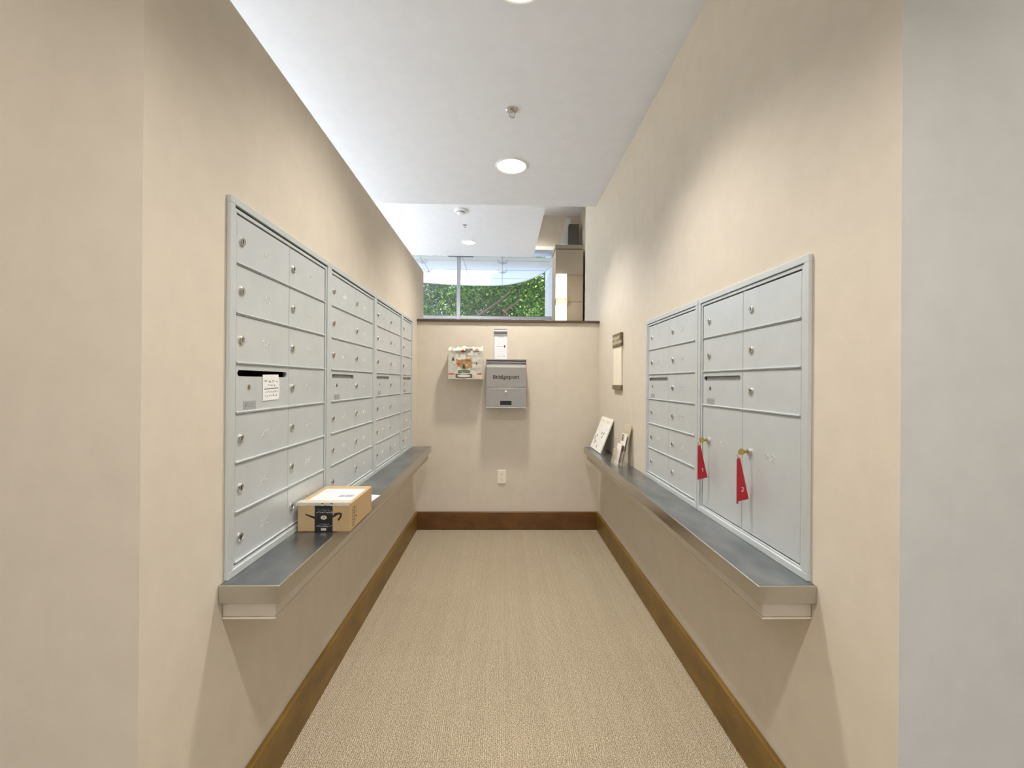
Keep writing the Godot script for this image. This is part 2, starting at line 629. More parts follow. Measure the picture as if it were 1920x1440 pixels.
# ==================================================================== lamps and ceiling fittings
func downlight(at: Vector3, r: float, label: String, energy: float, e_glow: float, group := "recessed downlights"):
	var t := thing("downlight", label, "ceiling light", at, 0.0, group)
	var st := mb()
	lathe(st, [Vector2(r - 0.013, -0.001), Vector2(r - 0.01, -0.007), Vector2(r - 0.003, -0.008), Vector2(r, -0.005), Vector2(r, 0.0)], Transform3D(), 48)
	obj("trim_ring", st, M.white, t)
	st = mb()
	lathe(st, [Vector2(r - 0.0125, -0.001), Vector2(r * 0.6, -0.0035), Vector2(0.0, -0.0045)], Transform3D(Basis(), Vector3.ZERO), 48)
	obj("diffuser", st, glow(Color(1.0, 0.975, 0.88), e_glow), t)
	var l := SpotLight3D.new()
	l.name = "lamp"
	l.light_energy = energy
	l.light_color = Color(1.0, 0.975, 0.94)
	l.light_size = 0.08
	l.spot_angle = 57.0
	l.spot_angle_attenuation = 0.8
	l.spot_range = 14.0
	l.spot_attenuation = 2.0
	l.shadow_enabled = true
	t.add_child(l)
	l.position = Vector3(0, -0.03, 0)
	l.rotation.x = -PI / 2

func uplight(at: Vector3, length: float, turn: float, label: String, energy: float, tone := Color(0.92, 0.96, 1.0)):  # added pendant with an upward area light, used as ceiling fill
	var t := thing("added_fill_pendant", label, "added fill light", at, turn)
	var st := mb()
	bx(st, Vector3(-0.07, -0.05, -length / 2), Vector3(0.07, -0.003, length / 2), 0.004)
	obj("housing", st, M.frame_white, t)
	obj("diffuser", box(Vector3(-0.065, -0.003, -length / 2 + 0.01), Vector3(0.065, 0.004, length / 2 - 0.01), 0.001), glow(tone, 1.5), t)
	for s in [-1, 1]:
		st = mb()
		tube(st, [Vector3(0, 0.0, s * (length / 2 - 0.15)), Vector3(0, HC - at.y if at.z > -3.9 else 3.35 - at.y, s * (length / 2 - 0.15))], 0.0025, 6)
		obj("cable", st, M.chrome, t)
	var l := AreaLight3D.new()
	l.name = "lamp"
	l.area_size = Vector2(0.13, length - 0.02)
	l.light_energy = energy
	l.light_color = tone
	l.area_range = 14.0
	l.area_attenuation = 2.0
	l.shadow_enabled = true
	t.add_child(l)
	l.position = Vector3(0, 0.012, 0)
	l.rotation.x = PI / 2

func sprinkler(at: Vector3, label: String, k := 1.0):
	var t := thing("fire_sprinkler", label, "sprinkler", at, 0.0, "")
	var st := mb()
	lathe(st, [Vector2(0.036 * k, 0), Vector2(0.036 * k, -0.003 * k), Vector2(0.03 * k, -0.008 * k), Vector2(0.014 * k, -0.011 * k), Vector2(0.0, -0.011 * k)], Transform3D(), 32)
	obj("escutcheon", st, M.chrome, t)
	st = mb()
	lathe(st, [Vector2(0.009 * k, -0.010 * k), Vector2(0.009 * k, -0.018 * k), Vector2(0.004 * k, -0.02 * k), Vector2(0.003 * k, -0.04 * k), Vector2(0.0, -0.04 * k)], Transform3D(), 16)
	for s in [-1, 1]:
		tube(st, [Vector3(0.008 * s, -0.014, 0) * k, Vector3(0.017 * s, -0.022, 0) * k, Vector3(0.015 * s, -0.034, 0) * k, Vector3(0.003 * s, -0.043, 0) * k], 0.0032 * k, 8)
	obj("yoke", st, M.chrome, t)
	st = mb()
	for i in 12:
		var a := TAU * i / 12
		var d := Vector3(cos(a), 0, sin(a))
		tube(st, [Vector3(0, -0.045, 0) * k, (d * 0.010 + Vector3(0, -0.045, 0)) * k, (d * 0.018 + Vector3(0, -0.041, 0)) * k], 0.0019 * k, 5)
	lathe(st, [Vector2(0.009 * k, -0.0435 * k), Vector2(0.009 * k, -0.047 * k), Vector2(0.0, -0.049 * k)], Transform3D(), 16)
	obj("deflector", st, M.chrome, t)

func fixtures():
	downlight(Vector3(0.056, HC, -3.22), 0.121, "large round recessed downlight in the alcove ceiling below the sprinkler", 3.0, 1.15, "")
	downlight(Vector3(0.056, HC, -1.72), 0.121, "round recessed downlight over the middle of the alcove, just out of the picture", 3.0, 1.15, "")
	downlight(Vector3(0.056, HC, -0.25), 0.121, "round recessed downlight over the mouth of the alcove, above the camera", 3.0, 1.15, "")
	for q in [[-1.5, -0.25, "left of the alcove mouth, before the beige wall"], [1.6, -0.25, "right of the alcove mouth, before the grey wall"], [-1.5, 2.0, "at the rear left of the foyer"], [1.6, 2.0, "at the rear right of the foyer"]]:  # unseen foyer lamps, added to light the walls beside the alcove mouth
		downlight(Vector3(q[0], HC, q[1]), 0.121, "added recessed foyer downlight " + q[2], 1.3, 1.15, "added foyer downlights")
	downlight(Vector3(-0.51, 3.35, -6.3), 0.108, "small distant downlight in the bright ceiling near the window", 3.0, 1.2, "")
	downlight(Vector3(-2.2, 3.35, -5.0), 0.108, "downlight in the window bay ceiling hidden behind the left partition", 3.0, 1.2, "")
	downlight(Vector3(0.6, 4.08, -6.62), 0.09, "added unseen downlight in the high ceiling above the panelled column", 1.0, 1.1, "")  # out of view, added to lighten the high space by the column
	sprinkler(Vector3(0.046, HC, -2.556), "chrome pendent fire sprinkler on the alcove ceiling above the large downlight")
	sprinkler(Vector3(-0.504, 3.35, -5.6), "small distant fire sprinkler on the bright ceiling below the smoke detector", 0.8)
	var t := thing("smoke_detector", "round white smoke detector on the bright ceiling near the window", "smoke detector", Vector3(-0.512, 3.35, -5.12))
	var st := mb()
	lathe(st, [Vector2(0.076, 0), Vector2(0.078, -0.012), Vector2(0.07, -0.02), Vector2(0.05, -0.024)], Transform3D(), 40)
	obj("base", st, M.white, t)
	st = mb()
	lathe(st, [Vector2(0.05, -0.022), Vector2(0.042, -0.034)], Transform3D(), 40)
	obj("vent_ring", st, M.alu_dark, t)
	st = mb()
	lathe(st, [Vector2(0.044, -0.033), Vector2(0.04, -0.048), Vector2(0.025, -0.054), Vector2(0.0, -0.055)], Transform3D(), 40)
	obj("cap", st, M.white, t)
	# unseen linear pendants added to brighten the alcove ceiling from beside and behind
	uplight(Vector3(-2.7, 1.75, -2.6), 2.8, 0.0, "added linear fill uplight hidden behind the left partition, nearer one", 7.0)
	uplight(Vector3(-2.7, 1.75, -5.6), 2.4, 0.0, "added linear fill uplight hidden behind the left partition, farther one", 6.0)
	uplight(Vector3(0.1, 2.2, 1.3), 2.4, PI / 2, "added linear fill uplight across the foyer just behind the camera", 1.4, Color(1.0, 0.95, 0.88))
	uplight(Vector3(0.1, 2.42, 2.8), 2.4, PI / 2, "added linear fill uplight across the rear of the foyer", 1.0, Color(1.0, 0.95, 0.88))
	# panelled column in the window bay with a wall lamp
	t = thing("panelled_column", "tall beige panelled column with grey cap beside the far window", "column", Vector3(1.03, 0, -6.6))
	obj("core", box(Vector3(-0.2, 0, -0.01), Vector3(0.205, 3.36, -0.45)), M.alu_dark, t)
	var pm := flat(Color8(160, 150, 134), 0.65)
	for v in [[0.0, 0.45], [0.456, 0.88], [0.886, 1.3], [1.306, 1.72], [1.726, 2.14], [2.146, 2.545], [2.551, 2.96], [2.966, 3.36]]:
		obj("panel", box(Vector3(-0.215, v[0], 0.0), Vector3(0.215, v[1], -0.46), 0.002), pm, t)
	obj("cap", box(Vector3(-0.225, 3.372, 0.012), Vector3(0.205, 3.43, -0.46), 0.003), flat(Color8(150, 142, 130), 0.5), t)
	t = thing("wall_lamp", "glowing white box wall lamp on the edge of the panelled column", "wall lamp", Vector3(0.9, 2.05, -6.6))
	obj("diffuser", box(Vector3(-0.082, 0.0, 0.0), Vector3(0.08, 0.91, 0.09), 0.004), glow(Color(1.0, 0.98, 0.94), 1.0), t)
	obj("band", box(Vector3(-0.09, 0.44, 0.0), Vector3(0.088, 0.535, 0.1), 0.003), pm, t)
	st = mb()
	tube(st, [Vector3(-0.12, 0.487, 0.05), Vector3(0.118, 0.487, 0.05)], 0.008, 10)
	obj("rod", st, M.chrome, t)
	var l := OmniLight3D.new()
	l.name = "lamp"
	l.light_energy = 0.07
	l.light_color = Color(1.0, 0.94, 0.82)
	l.light_size = 0.08
	l.omni_range = 10.0
	l.omni_attenuation = 2.0
	l.shadow_enabled = true
	t.add_child(l)
	l.position = Vector3(0, 0.45, 0.2)
	t = thing("dark_panel", "dark grey upright panel on top of the panelled column", "panel", Vector3(1.03, 3.43, -6.9))
	obj("face", box(Vector3(0.045, 0.0, 0.0), Vector3(0.2, 0.44, -0.12), 0.004), flat(Color8(84, 84, 76), 0.5), t)
	obj("edge_strip", box(Vector3(0.038, 0.0, 0.004), Vector3(0.047, 0.44, -0.12), 0.001), flat(Color8(52, 52, 50), 0.5), t)

# ==================================================================== mailboxes
var door_mesh
var slot_mesh
var lock_mesh
var slot_lock_mesh
var key_slit

func stadium_door(st, w, h, sx0, sx1, sy0, sy1, t):
	# a plate with a long hole with rounded ends
	var c := Vector2((sx0 + sx1) / 2, (sy0 + sy1) / 2)
	var r: float = (sy1 - sy0) / 2
	var hl: float = (sx1 - sx0) / 2 - r
	var hole := []
	for k in 9:
		var a := -PI / 2 + PI * k / 8
		hole.append(c + Vector2(hl + r * cos(a), r * sin(a)))
	for k in 9:
		var a := PI / 2 + PI * k / 8
		hole.append(c + Vector2(-hl + r * cos(a), r * sin(a)))
	var outer := []
	for k in 9:
		outer.append(Vector2(w, h * k / 8.0))
	for k in 9:
		outer.append(Vector2(0, h * (1.0 - k / 8.0)))
	var n := hole.size()
	for i in n:
		var j := (i + 1) % n
		var a := Vector3(hole[i].x, hole[i].y, t); var b := Vector3(hole[j].x, hole[j].y, t)
		var p := Vector3(outer[i].x, outer[i].y, t); var q := Vector3(outer[j].x, outer[j].y, t)
		quad(st, a, b, q, p, Vector3(0, 0, 1))
		var k := Vector3(0, 0, -t)
		var inward := Vector3(c.x, c.y, 0) - Vector3((a.x + b.x) / 2, (a.y + b.y) / 2, 0)
		fquad(st, a, b, b + k, a + k, inward)
		fquad(st, p, q, q + k, p + k, -inward)

func mail_parts():
	var w := 0.2955
	var h := 0.1365
	var st := mb()
	bx(st, Vector3(0, 0, 0), Vector3(w, h, 0.005), 0.0008)
	bx(st, Vector3(0.0, 0.0, 0.0048), Vector3(w, 0.0045, 0.0098), 0.0008)   # folded lip along the bottom edge
	door_mesh = st.commit()
	st = mb()
	stadium_door(st, w, h, 0.008, w - 0.012, 0.104, 0.122, 0.005)
	bx(st, Vector3(0.0, 0.0, 0.0048), Vector3(w, 0.0045, 0.0098), 0.0008)
	slot_mesh = st.commit()
	# cam lock: stepped nose with a dark keyway
	st = mb()
	var up := Transform3D(Basis(Vector3.RIGHT, PI / 2), Vector3.ZERO)
	lathe(st, [Vector2(0.0, 0.0075), Vector2(0.0078, 0.0078), Vector2(0.0082, 0.0095), Vector2(0.0095, 0.0092), Vector2(0.0112, 0.006), Vector2(0.0116, 0.0)].map(func(v): return v), up, 20)
	lock_mesh = flip_profile([Vector2(0.0116, 0.0), Vector2(0.0112, 0.006), Vector2(0.0095, 0.0092), Vector2(0.0082, 0.0095), Vector2(0.0078, 0.0078), Vector2(0.0, 0.0075)], up, 20)
	slot_lock_mesh = flip_profile([Vector2(0.0095, 0.0), Vector2(0.009, 0.0015), Vector2(0.0065, 0.001), Vector2(0.0, 0.001)], up, 18)
	st = mb()
	bx(st, Vector3(-0.0011, -0.0055, 0.0), Vector3(0.0011, 0.0055, 0.0008))
	key_slit = st.commit()

func flip_profile(prof: Array, fr: Transform3D, segs: int) -> ArrayMesh:
	# lathe whose outside is to the right of the profile as it climbs: wants the profile from the rim up
	var st := mb()
	lathe(st, prof, fr, segs)
	return st.commit()

func frame_ring(st, x0, x1, y0, y1, w, z0, z1, bev):
	bx(st, Vector3(x0, y0, z0), Vector3(x1, y0 + w, z1), bev)
	bx(st, Vector3(x0, y1 - w, z0), Vector3(x1, y1, z1), bev)
	bx(st, Vector3(x0, y0 + w, z0), Vector3(x0 + w, y1 - w, z1), bev)
	bx(st, Vector3(x1 - w, y0 + w, z0), Vector3(x1, y1 - w, z1), bev)

# cols x rows; texts[row][col] is the stamped number, "slot" the outgoing mail door, "" no door, "tall" the first row of a parcel door
func mail_unit(label: String, at: Vector3, turn: float, rows: int, texts: Array, yb: float, ytop: float, lock_x: float, open_slot := false, parcels := 0) -> Node3D:
	var t := thing("mailbox_unit", label, "mailboxes", at, turn, "")
	var cols: int = texts[0].size()
	var cw := 0.298
	var mx := 0.036
	var W := mx * 2 + cw * cols
	var y0 := YS + 0.0002
	var pitch := (ytop - yb) / rows
	var f_top := ytop + 0.039 if rows == 7 else ytop + 0.035
	# collar in two steps
	var st := mb()
	frame_ring(st, 0.0, W, y0, f_top, 0.0205, 0.0005, 0.0118, 0.001)
	obj("frame", st, M.alu_frame, t)
	st = mb()
	frame_ring(st, 0.0225, W - 0.0225, yb - 0.0125, ytop + 0.0125, 0.0105, -0.004, 0.0075, 0.0008)
	obj("inner_frame", st, M.alu, t)
	# cabinet: back, sides, partitions
	st = mb()
	var zb := -0.165
	bx(st, Vector3(0.012, y0 + 0.014, zb), Vector3(W - 0.012, f_top - 0.014, zb + 0.003))
	for x in [0.012, W - 0.015]:
		bx(st, Vector3(x, y0 + 0.014, zb), Vector3(x + 0.003, f_top - 0.014, -0.004))
	for y in [y0 + 0.014, f_top - 0.017]:
		bx(st, Vector3(0.012, y, zb), Vector3(W - 0.012, y + 0.003, -0.004))
	for r in range(1, rows):
		if parcels and r < 3:
			continue
		bx(st, Vector3(0.015, yb + r * pitch - 0.001, zb), Vector3(W - 0.015, yb + r * pitch + 0.001, -0.004))
	obj("cabinet", st, M.inside, t)
	st = mb()
	for c in range(1, cols):
		bx(st, Vector3(mx + c * cw - 0.007, yb - 0.004, -0.012), Vector3(mx + c * cw + 0.007, ytop + 0.004, 0.0008))
	if cols > 1:
		obj("divider", st, M.alu, t)
	for r in rows:
		if texts[r][0] == "" and texts[r][-1] == "":
			continue
		var y := ytop - (r + 1) * pitch
		for c in cols:
			var s: String = texts[r][c]
			var x := mx + c * cw + 0.00125
			var d
			if s == "slot":
				d = obj("outgoing_mail_door", slot_mesh, M.alu, t)
				d.position = Vector3(x, y + 0.0018, 0)
				if not open_slot:
					var fl := mb()
					bx(fl, Vector3(0.016, 0.095, -0.006), Vector3(0.275, 0.1195, -0.002))
					bx(fl, Vector3(0.006, 0.1195, -0.012), Vector3(0.285, 0.127, -0.010))
					obj("flap", fl, M.flap, d)
				var lk := obj("lock", slot_lock_mesh, M.chrome, d)
				lk.position = Vector3(0.062, 0.072, 0.005)
				var ks := obj("keyhole", key_slit, M.dark, d)
				ks.position = Vector3(0.062, 0.072, 0.006)
				plate(d, 0.036)
			elif s.begins_with("P"):
				# parcel locker, three rows tall
				var ph := pitch * parcels - 0.004
				var pm := mb()
				bx(pm, Vector3(0, 0, 0), Vector3(0.2955, ph, 0.005), 0.0008)
				d = obj("parcel_door", pm, M.alu, t)
				d.position = Vector3(x, yb + 0.0018, 0)
				lettering("number", s, 0.022, M.emboss, d, Vector3(0.155, ph * 0.66, 0.0053), 0.0008, false, false, 1.1)
			else:
				d = obj("mail_door", door_mesh, M.alu, t)
				d.position = Vector3(x, y + 0.0018, 0)
				var lk := obj("lock", lock_mesh, M.chrome, d)
				lk.position = Vector3(lock_x, 0.067, 0.005)
				lk.scale = Vector3(1.1, 1.1, 0.6)
				var ks := obj("keyhole", key_slit, M.dark, d)
				ks.position = Vector3(lock_x, 0.067, 0.0094)
				if s != "-":
					lettering("number", s, 0.02, M.emboss, d, Vector3(0.155, 0.066, 0.0053), 0.0008, false, false, 1.0)
		# rail between the rows
		if r < rows - 1 and not (parcels and r > rows - parcels - 1):
			st = mb()
			bx(st, Vector3(mx, y - 0.0013, -0.004), Vector3(W - mx, y + 0.0013, 0.0062), 0.0004)
			obj("rail", st, M.alu, t)
	return t

var plate_mat
func plate(d, x):
	if plate_mat == null:
		var im := pic(128, 64, Color8(176, 179, 184))
		stroke(im, [Vector2(14, 16), Vector2(24, 46), Vector2(40, 14)], 4.0, Color8(104, 108, 116))
		for k in 2:
			scribble(im, 48, 20 + k * 18, 116, 9, Color8(118, 122, 130), 2.0, 1.4)
		plate_mat = printed(im, 0.4, 0.3)
	var p := obj("maker_plate", sheet(0.062, 0.024, 0.0009), plate_mat, d)
	p.position = Vector3(x + 0.031, 0.008, 0.005)

func mail_walls():
	mail_parts()
	var q := PI / 2
	var x := XL
	# left wall, from the camera towards the back
	var u1 := mail_unit("nearest mailbox unit on the left wall, with an open dark slot and white note", Vector3(x, 0, -1.177), q, 7,
		[["101", "102"], ["103", "104"], ["105", "106"], ["slot", "107"], ["201", "202"], ["203", "204"], ["205", "206"]], 0.782, 1.766, 0.024, true)
	mail_unit("second mailbox unit from the camera on the left wall, behind the cardboard parcel", Vector3(x, 0, -1.845), q, 7,
		[["207", "208"], ["209", "210"], ["211", "212"], ["slot", "213"], ["214", "215"], ["301", "302"], ["303", "304"]], 0.782, 1.766, 0.024)
	mail_unit("third mailbox unit from the camera on the left wall, two columns of doors", Vector3(x, 0, -2.513), q, 7,
		[["305", "306"], ["307", "308"], ["309", "310"], ["slot", "311"], ["312", "313"], ["314", "315"], ["401", "402"]], 0.782, 1.766, 0.024)
	mail_unit("narrow single-column mailbox unit at the far end of the left wall", Vector3(x, 0, -3.181), q, 7,
		[["403"], ["404"], ["405"], ["slot"], ["406"], ["407"], ["408"]], 0.782, 1.766, 0.024)
	# right wall
	mail_unit("six-row mailbox unit on the right wall, the far one without large parcel doors", Vector3(XR, 0, -2.504), -q, 6,
		[["501", "502"], ["503", "504"], ["slot", "505"], ["506", "507"], ["508", "509"], ["510", "511"]], 0.783, 1.627, 0.052)
	mail_unit("near mailbox unit on the right wall with two tall parcel locker doors below", Vector3(XR, 0, -1.832), -q, 6,
		[["-", "-"], ["-", "-"], ["slot", "-"], ["PL1", "PL2"], ["", ""], ["", ""]], 0.783, 1.627, 0.052, false, 3)
	# note stuck on the near outgoing mail door
	var im := pic(192, 224, Color8(238, 238, 236))
	var ink := Color8(52, 52, 56)
	scribble(im, 22, 46, 178, 26, ink, 4.0, 1.2)
	scribble(im, 62, 84, 150, 20, ink, 4.0, 1.0)
	stroke(im, [Vector2(18, 124), Vector2(182, 120)], 7.0, ink)
	scribble(im, 30, 140, 186, 17, ink, 3.0, 1.4)
	scribble(im, 30, 174, 160, 20, ink, 3.5, 1.3)
	var n := thing("taped_note", "white handwritten note taped under the open mail slot", "note", Vector3(XL + 0.0062, 1.235, -1.395), q)
	var s1 := obj("sheet", sheet(0.094, 0.082), printed(im, 0.8), n)
	s1.rotation.z = 0.02
	var s2 := obj("sheet", sheet(0.05, 0.06, 0.0004), M.paper, n)
	s2.position = Vector3(0.027, 0.009, -0.0006)
	s2.rotation.z = -0.05
	# shelves
	for side in [0, 1]:
		var t := thing("steel_shelf", ["stainless steel shelf along the left wall under the mailboxes", "stainless steel shelf along the right wall under the mailboxes"][side], "shelf")
		if side == 0:
			obj("edge_band", dbox(XL + 0.0004, -0.5898, 0.7015, YS - 0.0004, 1.1526, 3.6, 0.0022), M.steel_band, t)
			obj("top_sheet", dbox(XL + 0.004, -0.594, YS - 0.003, YS, 1.157, 3.596), M.steel, t)
			obj("apron", dbox(XL + 0.0004, -0.6109, 0.657, 0.7015, 1.1733, 3.58, 0.002), M.wall, t)
			obj("bead", dbox(XL + 0.0004, -0.6085, 0.651, 0.657, 1.171, 3.582, 0.002), M.wall, t)
		else:
			obj("edge_band", dbox(0.6982, XR - 0.0004, 0.7015, YS - 0.0004, 1.1396, 3.612, 0.0022), M.steel_band, t)
			obj("top_sheet", dbox(0.7024, XR - 0.004, YS - 0.003, YS, 1.144, 3.608), M.steel, t)
			obj("apron", dbox(0.722, XR - 0.0004, 0.656, 0.7015, 1.161, 3.592, 0.002), M.wall, t)
			obj("bead", dbox(0.7196, XR - 0.0004, 0.65, 0.656, 1.1587, 3.594, 0.002), M.wall, t)
	key_tag(1, Vector3(XR - 0.005, 1.065, -1.742), "red key tag hanging from the far parcel locker door")
	key_tag(2, Vector3(XR - 0.005, 1.065, -1.449), "red key tag hanging from the near parcel locker door")

func key_tag(k: int, at: Vector3, label: String):
	# local frame: +z out of the door, x towards the camera
	var t := thing("key_tag", label, "key", at, -PI / 2, "")
	var up := Transform3D(Basis(Vector3.RIGHT, PI / 2), Vector3.ZERO)
	var brass := flat(Color8(206, 178, 110), 0.25, 1.0)
	var st := mb()
	lathe(st, [Vector2(0.0125, 0.0), Vector2(0.012, 0.008), Vector2(0.009, 0.0105), Vector2(0.0, 0.0105)], up, 20)
	obj("lock_nose", st, M.chrome, t)
	st = mb()
	# key: blade root and round bow in the vertical plane that sticks out of the door
	var ring := PackedVector2Array()
	for i in 16:
		var a := TAU * i / 16
		ring.append(Vector2(0.030 + 0.0115 * cos(a), 0.0115 * sin(a)))
	xf = Transform3D(Basis(Vector3(0, 0, 1), Vector3(0, 1, 0), Vector3(-1, 0, 0)), Vector3.ZERO)
	prism(st, ring, -0.0012, 0.0012)
	xf = Transform3D()
	bx(st, Vector3(-0.0012, -0.004, 0.009), Vector3(0.0012, 0.004, 0.021), 0.0003)
	obj("key", st, brass, t)
	st = mb()
	var pts := []
	for i in 15:
		var a := TAU * i / 14
		pts.append(Vector3(0.004 * sin(a * 2.0) * 0.3, -0.012 + 0.0095 * sin(a), 0.036 + 0.0095 * cos(a)))
	tube(st, pts, 0.0011, 6, false)
	obj("key_ring", st, brass, t)
	# plastic tag: a long triangular fob with a thick fold
	var red := flat(Color8(164, 16, 28), 0.35)
	var L := 0.142 if k == 1 else 0.15
	st = mb()
	var a1 := Vector3(0.002, -0.022, 0.039); var a2 := Vector3(-0.004, -0.022, 0.037)
	var zf := 0.040
	var b1 := Vector3(0.006, -0.022 - L, zf); var b2 := Vector3(-0.006, -0.022 - L, zf - 0.004)
	# body: two plates meeting at the front edge
	var top := Vector3(0, -0.020, 0.040)
	for side in [1.0, -1.0]:
		var pl := PackedVector2Array([Vector2(0.0, 0.0), Vector2(0.004, -0.004), Vector2(0.004, -L), Vector2(-0.032, -L + 0.01), Vector2(-0.004, -0.004)])
		xf = Transform3D(Basis(Vector3(-0.16 * side, 0, 0.987), Vector3(0, 1, 0), Vector3(-0.987, 0, -0.16 * side)), top + Vector3(0.0022 * side, 0, 0.0))
		prism(st, pl, -0.001, 0.001)
	xf = Transform3D()
	tube(st, [top + Vector3(0, -0.004, 0.0035), top + Vector3(0, -L - (0.008 if k == 2 else 0.0), 0.0035)], 0.003, 8)
	obj("fob", st, red, t)
	var nb := lettering("number", str(k), 0.014, flat(Color8(236, 208, 208), 0.5), t, top + Vector3(0.0062, -L * 0.72, -0.012), 0.0006)
	nb.rotation.y = PI / 2 - 0.16

# ==================================================================== end wall
func back_wall_things():
	var D := -3.775
	# outlet
	var ivory := flat(Color8(240, 232, 212), 0.4)
	var t := thing("wall_outlet", "ivory duplex wall outlet low on the end wall", "outlet", Vector3(0.0025, 0.46, D))
	obj("cover_plate", box(Vector3(-0.039, -0.06, 0.0), Vector3(0.039, 0.06, 0.007), 0.003), ivory, t)
	for s in [-1, 1]:
		var st := mb()
		var poly := PackedVector2Array()
		for i in 20:
			var a := TAU * i / 20
			poly.append(Vector2(clampf(0.019 * cos(a), -0.016, 0.016), 0.0145 * sin(a) + 0.021 * s))
		prism(st, poly, 0.006, 0.0085)
		var soc := obj("socket", st, ivory, t)
		st = mb()
		bx(st, Vector3(-0.0075, 0.021 * s + 0.000, 0.0083), Vector3(-0.0045, 0.021 * s + 0.0085, 0.0089))
		bx(st, Vector3(0.0045, 0.021 * s + 0.001, 0.0083), Vector3(0.0075, 0.021 * s + 0.0075, 0.0089))
		bx(st, Vector3(-0.0025, 0.021 * s - 0.0095, 0.0083), Vector3(0.0025, 0.021 * s - 0.0045, 0.0089))
		obj("slots", st, flat(Color8(120, 108, 92), 0.6), soc)
	var sc := mb()
	lathe(sc, [Vector2(0.0035, 0.0068), Vector2(0.003, 0.0085), Vector2(0, 0.0088)], Transform3D(Basis(Vector3.RIGHT, PI / 2), Vector3.ZERO), 12)
	obj("screw", sc, ivory, t)
	# grey metal drop box
	t = thing("drop_box", "grey riveted metal drop box with black lettering on the end wall", "drop box", Vector3(0.0345, 1.073, D))
	var grey := flat(Color8(160, 156, 151), 0.42, 0.3)
	var lite := flat(Color8(172, 170, 166), 0.4, 0.35)
	var w := 0.172
	var zf := 0.12
	obj("body", box(Vector3(-w + 0.003, 0.004, 0.0), Vector3(w - 0.003, 0.36, zf - 0.004), 0.002), grey, t)
	obj("front_plate", box(Vector3(-w, 0.178, zf - 0.004), Vector3(w, 0.352, zf), 0.0012), grey, t)
	var dr := obj("lower_door", box(Vector3(-w, 0.012, zf - 0.004), Vector3(w, 0.174, zf), 0.0012), grey, t)
	obj("bottom_flange", box(Vector3(-w, 0.0, zf - 0.012), Vector3(w, 0.0105, zf + 0.004), 0.001), lite, t)
	# chute above with lid
	var ch := mb()
	fquad(ch, Vector3(-w + 0.004, 0.352, zf - 0.002), Vector3(w - 0.004, 0.352, zf - 0.002), Vector3(w - 0.004, 0.388, zf - 0.014), Vector3(-w + 0.004, 0.388, zf - 0.014), Vector3(0, 0, 1))
	bx(ch, Vector3(-w + 0.004, 0.35, 0.0), Vector3(w - 0.004, 0.386, zf - 0.02))
	for s in [-1, 1]:
		bx(ch, Vector3(s * w, 0.352, 0.0), Vector3(s * (w - 0.003), 0.42, zf + 0.001))
	obj("chute", ch, lite, t)
	obj("chute_lip", box(Vector3(-w + 0.003, 0.391, zf - 0.02), Vector3(w - 0.003, 0.4, zf - 0.002), 0.0015), flat(Color8(206, 204, 200), 0.3, 0.4), t)
	obj("slot_opening", box(Vector3(-w + 0.003, 0.4, zf - 0.07), Vector3(w - 0.003, 0.4075, zf - 0.012)), M.dark, t)
	obj("lid", box(Vector3(-w - 0.002, 0.4075, 0.0), Vector3(w + 0.002, 0.42, zf + 0.003), 0.002), flat(Color8(140, 137, 135), 0.4, 0.4), t)
	var riv := mb()
	lathe(riv, [Vector2(0.003, 0.0), Vector2(0.0024, 0.0014), Vector2(0, 0.0019)], Transform3D(Basis(Vector3.RIGHT, PI / 2), Vector3.ZERO), 10)
	var rm := riv.commit()
	var rmat := flat(Color8(104, 101, 98), 0.35, 0.6)
	for row in [[0.346, [-0.155, -0.08, 0.006, 0.082, 0.155]], [0.188, [-0.155, -0.083, -0.004, 0.077, 0.15]], [0.149, [-0.118, -0.07, -0.031, 0.032, 0.077, 0.118]], [0.018, [-0.16, -0.085, 0.0, 0.078]]]:
		for x in row[1]:
			var r := obj("rivet", rm, rmat, t)
			r.position = Vector3(x, row[0], zf)
	var kn := mb()
	lathe(kn, [Vector2(0.011, 0.0), Vector2(0.0105, 0.008), Vector2(0.007, 0.01), Vector2(0, 0.01)], Transform3D(Basis(Vector3.RIGHT, PI / 2), Vector3.ZERO), 18)
	var lock := obj("lock", kn, M.chrome, dr)
	lock.position = Vector3(-0.002, 0.143, zf)
	var bl := obj("black_label", box(Vector3(-0.05, 0.028, zf), Vector3(0.048, 0.063, zf + 0.0012), 0.0004), M.dark, dr)
	bl.set_meta("label", "black label plate")
	lettering("lettering", "Bridgeport", 0.03, M.dark, t, Vector3(-0.002, 0.267, zf + 0.0006), 0.001, true, true, 1.0)
	# notice holder above the drop box
	var im := pic(128, 256, Color8(236, 238, 242))
	var ink := Color8(150, 154, 164)
	stroke(im, [Vector2(62, 24), Vector2(48, 22), Vector2(44, 36), Vector2(56, 44), Vector2(60, 36)], 3.5, ink)
	stroke(im, [Vector2(74, 22), Vector2(70, 32), Vector2(76, 44), Vector2(86, 40), Vector2(88, 28), Vector2(78, 22)], 3.5, ink)
	for k in 3:
		scribble(im, 30 + 4 * k, 62 + 18 * k, 104, 7, Color8(186, 190, 198), 1.5, 1.6)
	scribble(im, 24, 122, 84, 8, Color8(140, 142, 150), 2.0, 1.6)
	fillpoly(im, [Vector2(96, 114), Vector2(110, 112), Vector2(108, 138), Vector2(95, 138)], Color8(58, 58, 62))
	for k in 3:
		scribble(im, 34, 152 + 20 * k, 100, 7, Color8(190, 194, 202), 1.5, 1.6)
	scribble(im, 28, 220, 80, 8, Color8(150, 152, 160), 2.0, 1.6)
	stroke(im, [Vector2(94, 216), Vector2(104, 224), Vector2(92, 234)], 3.0, Color8(110, 112, 118))
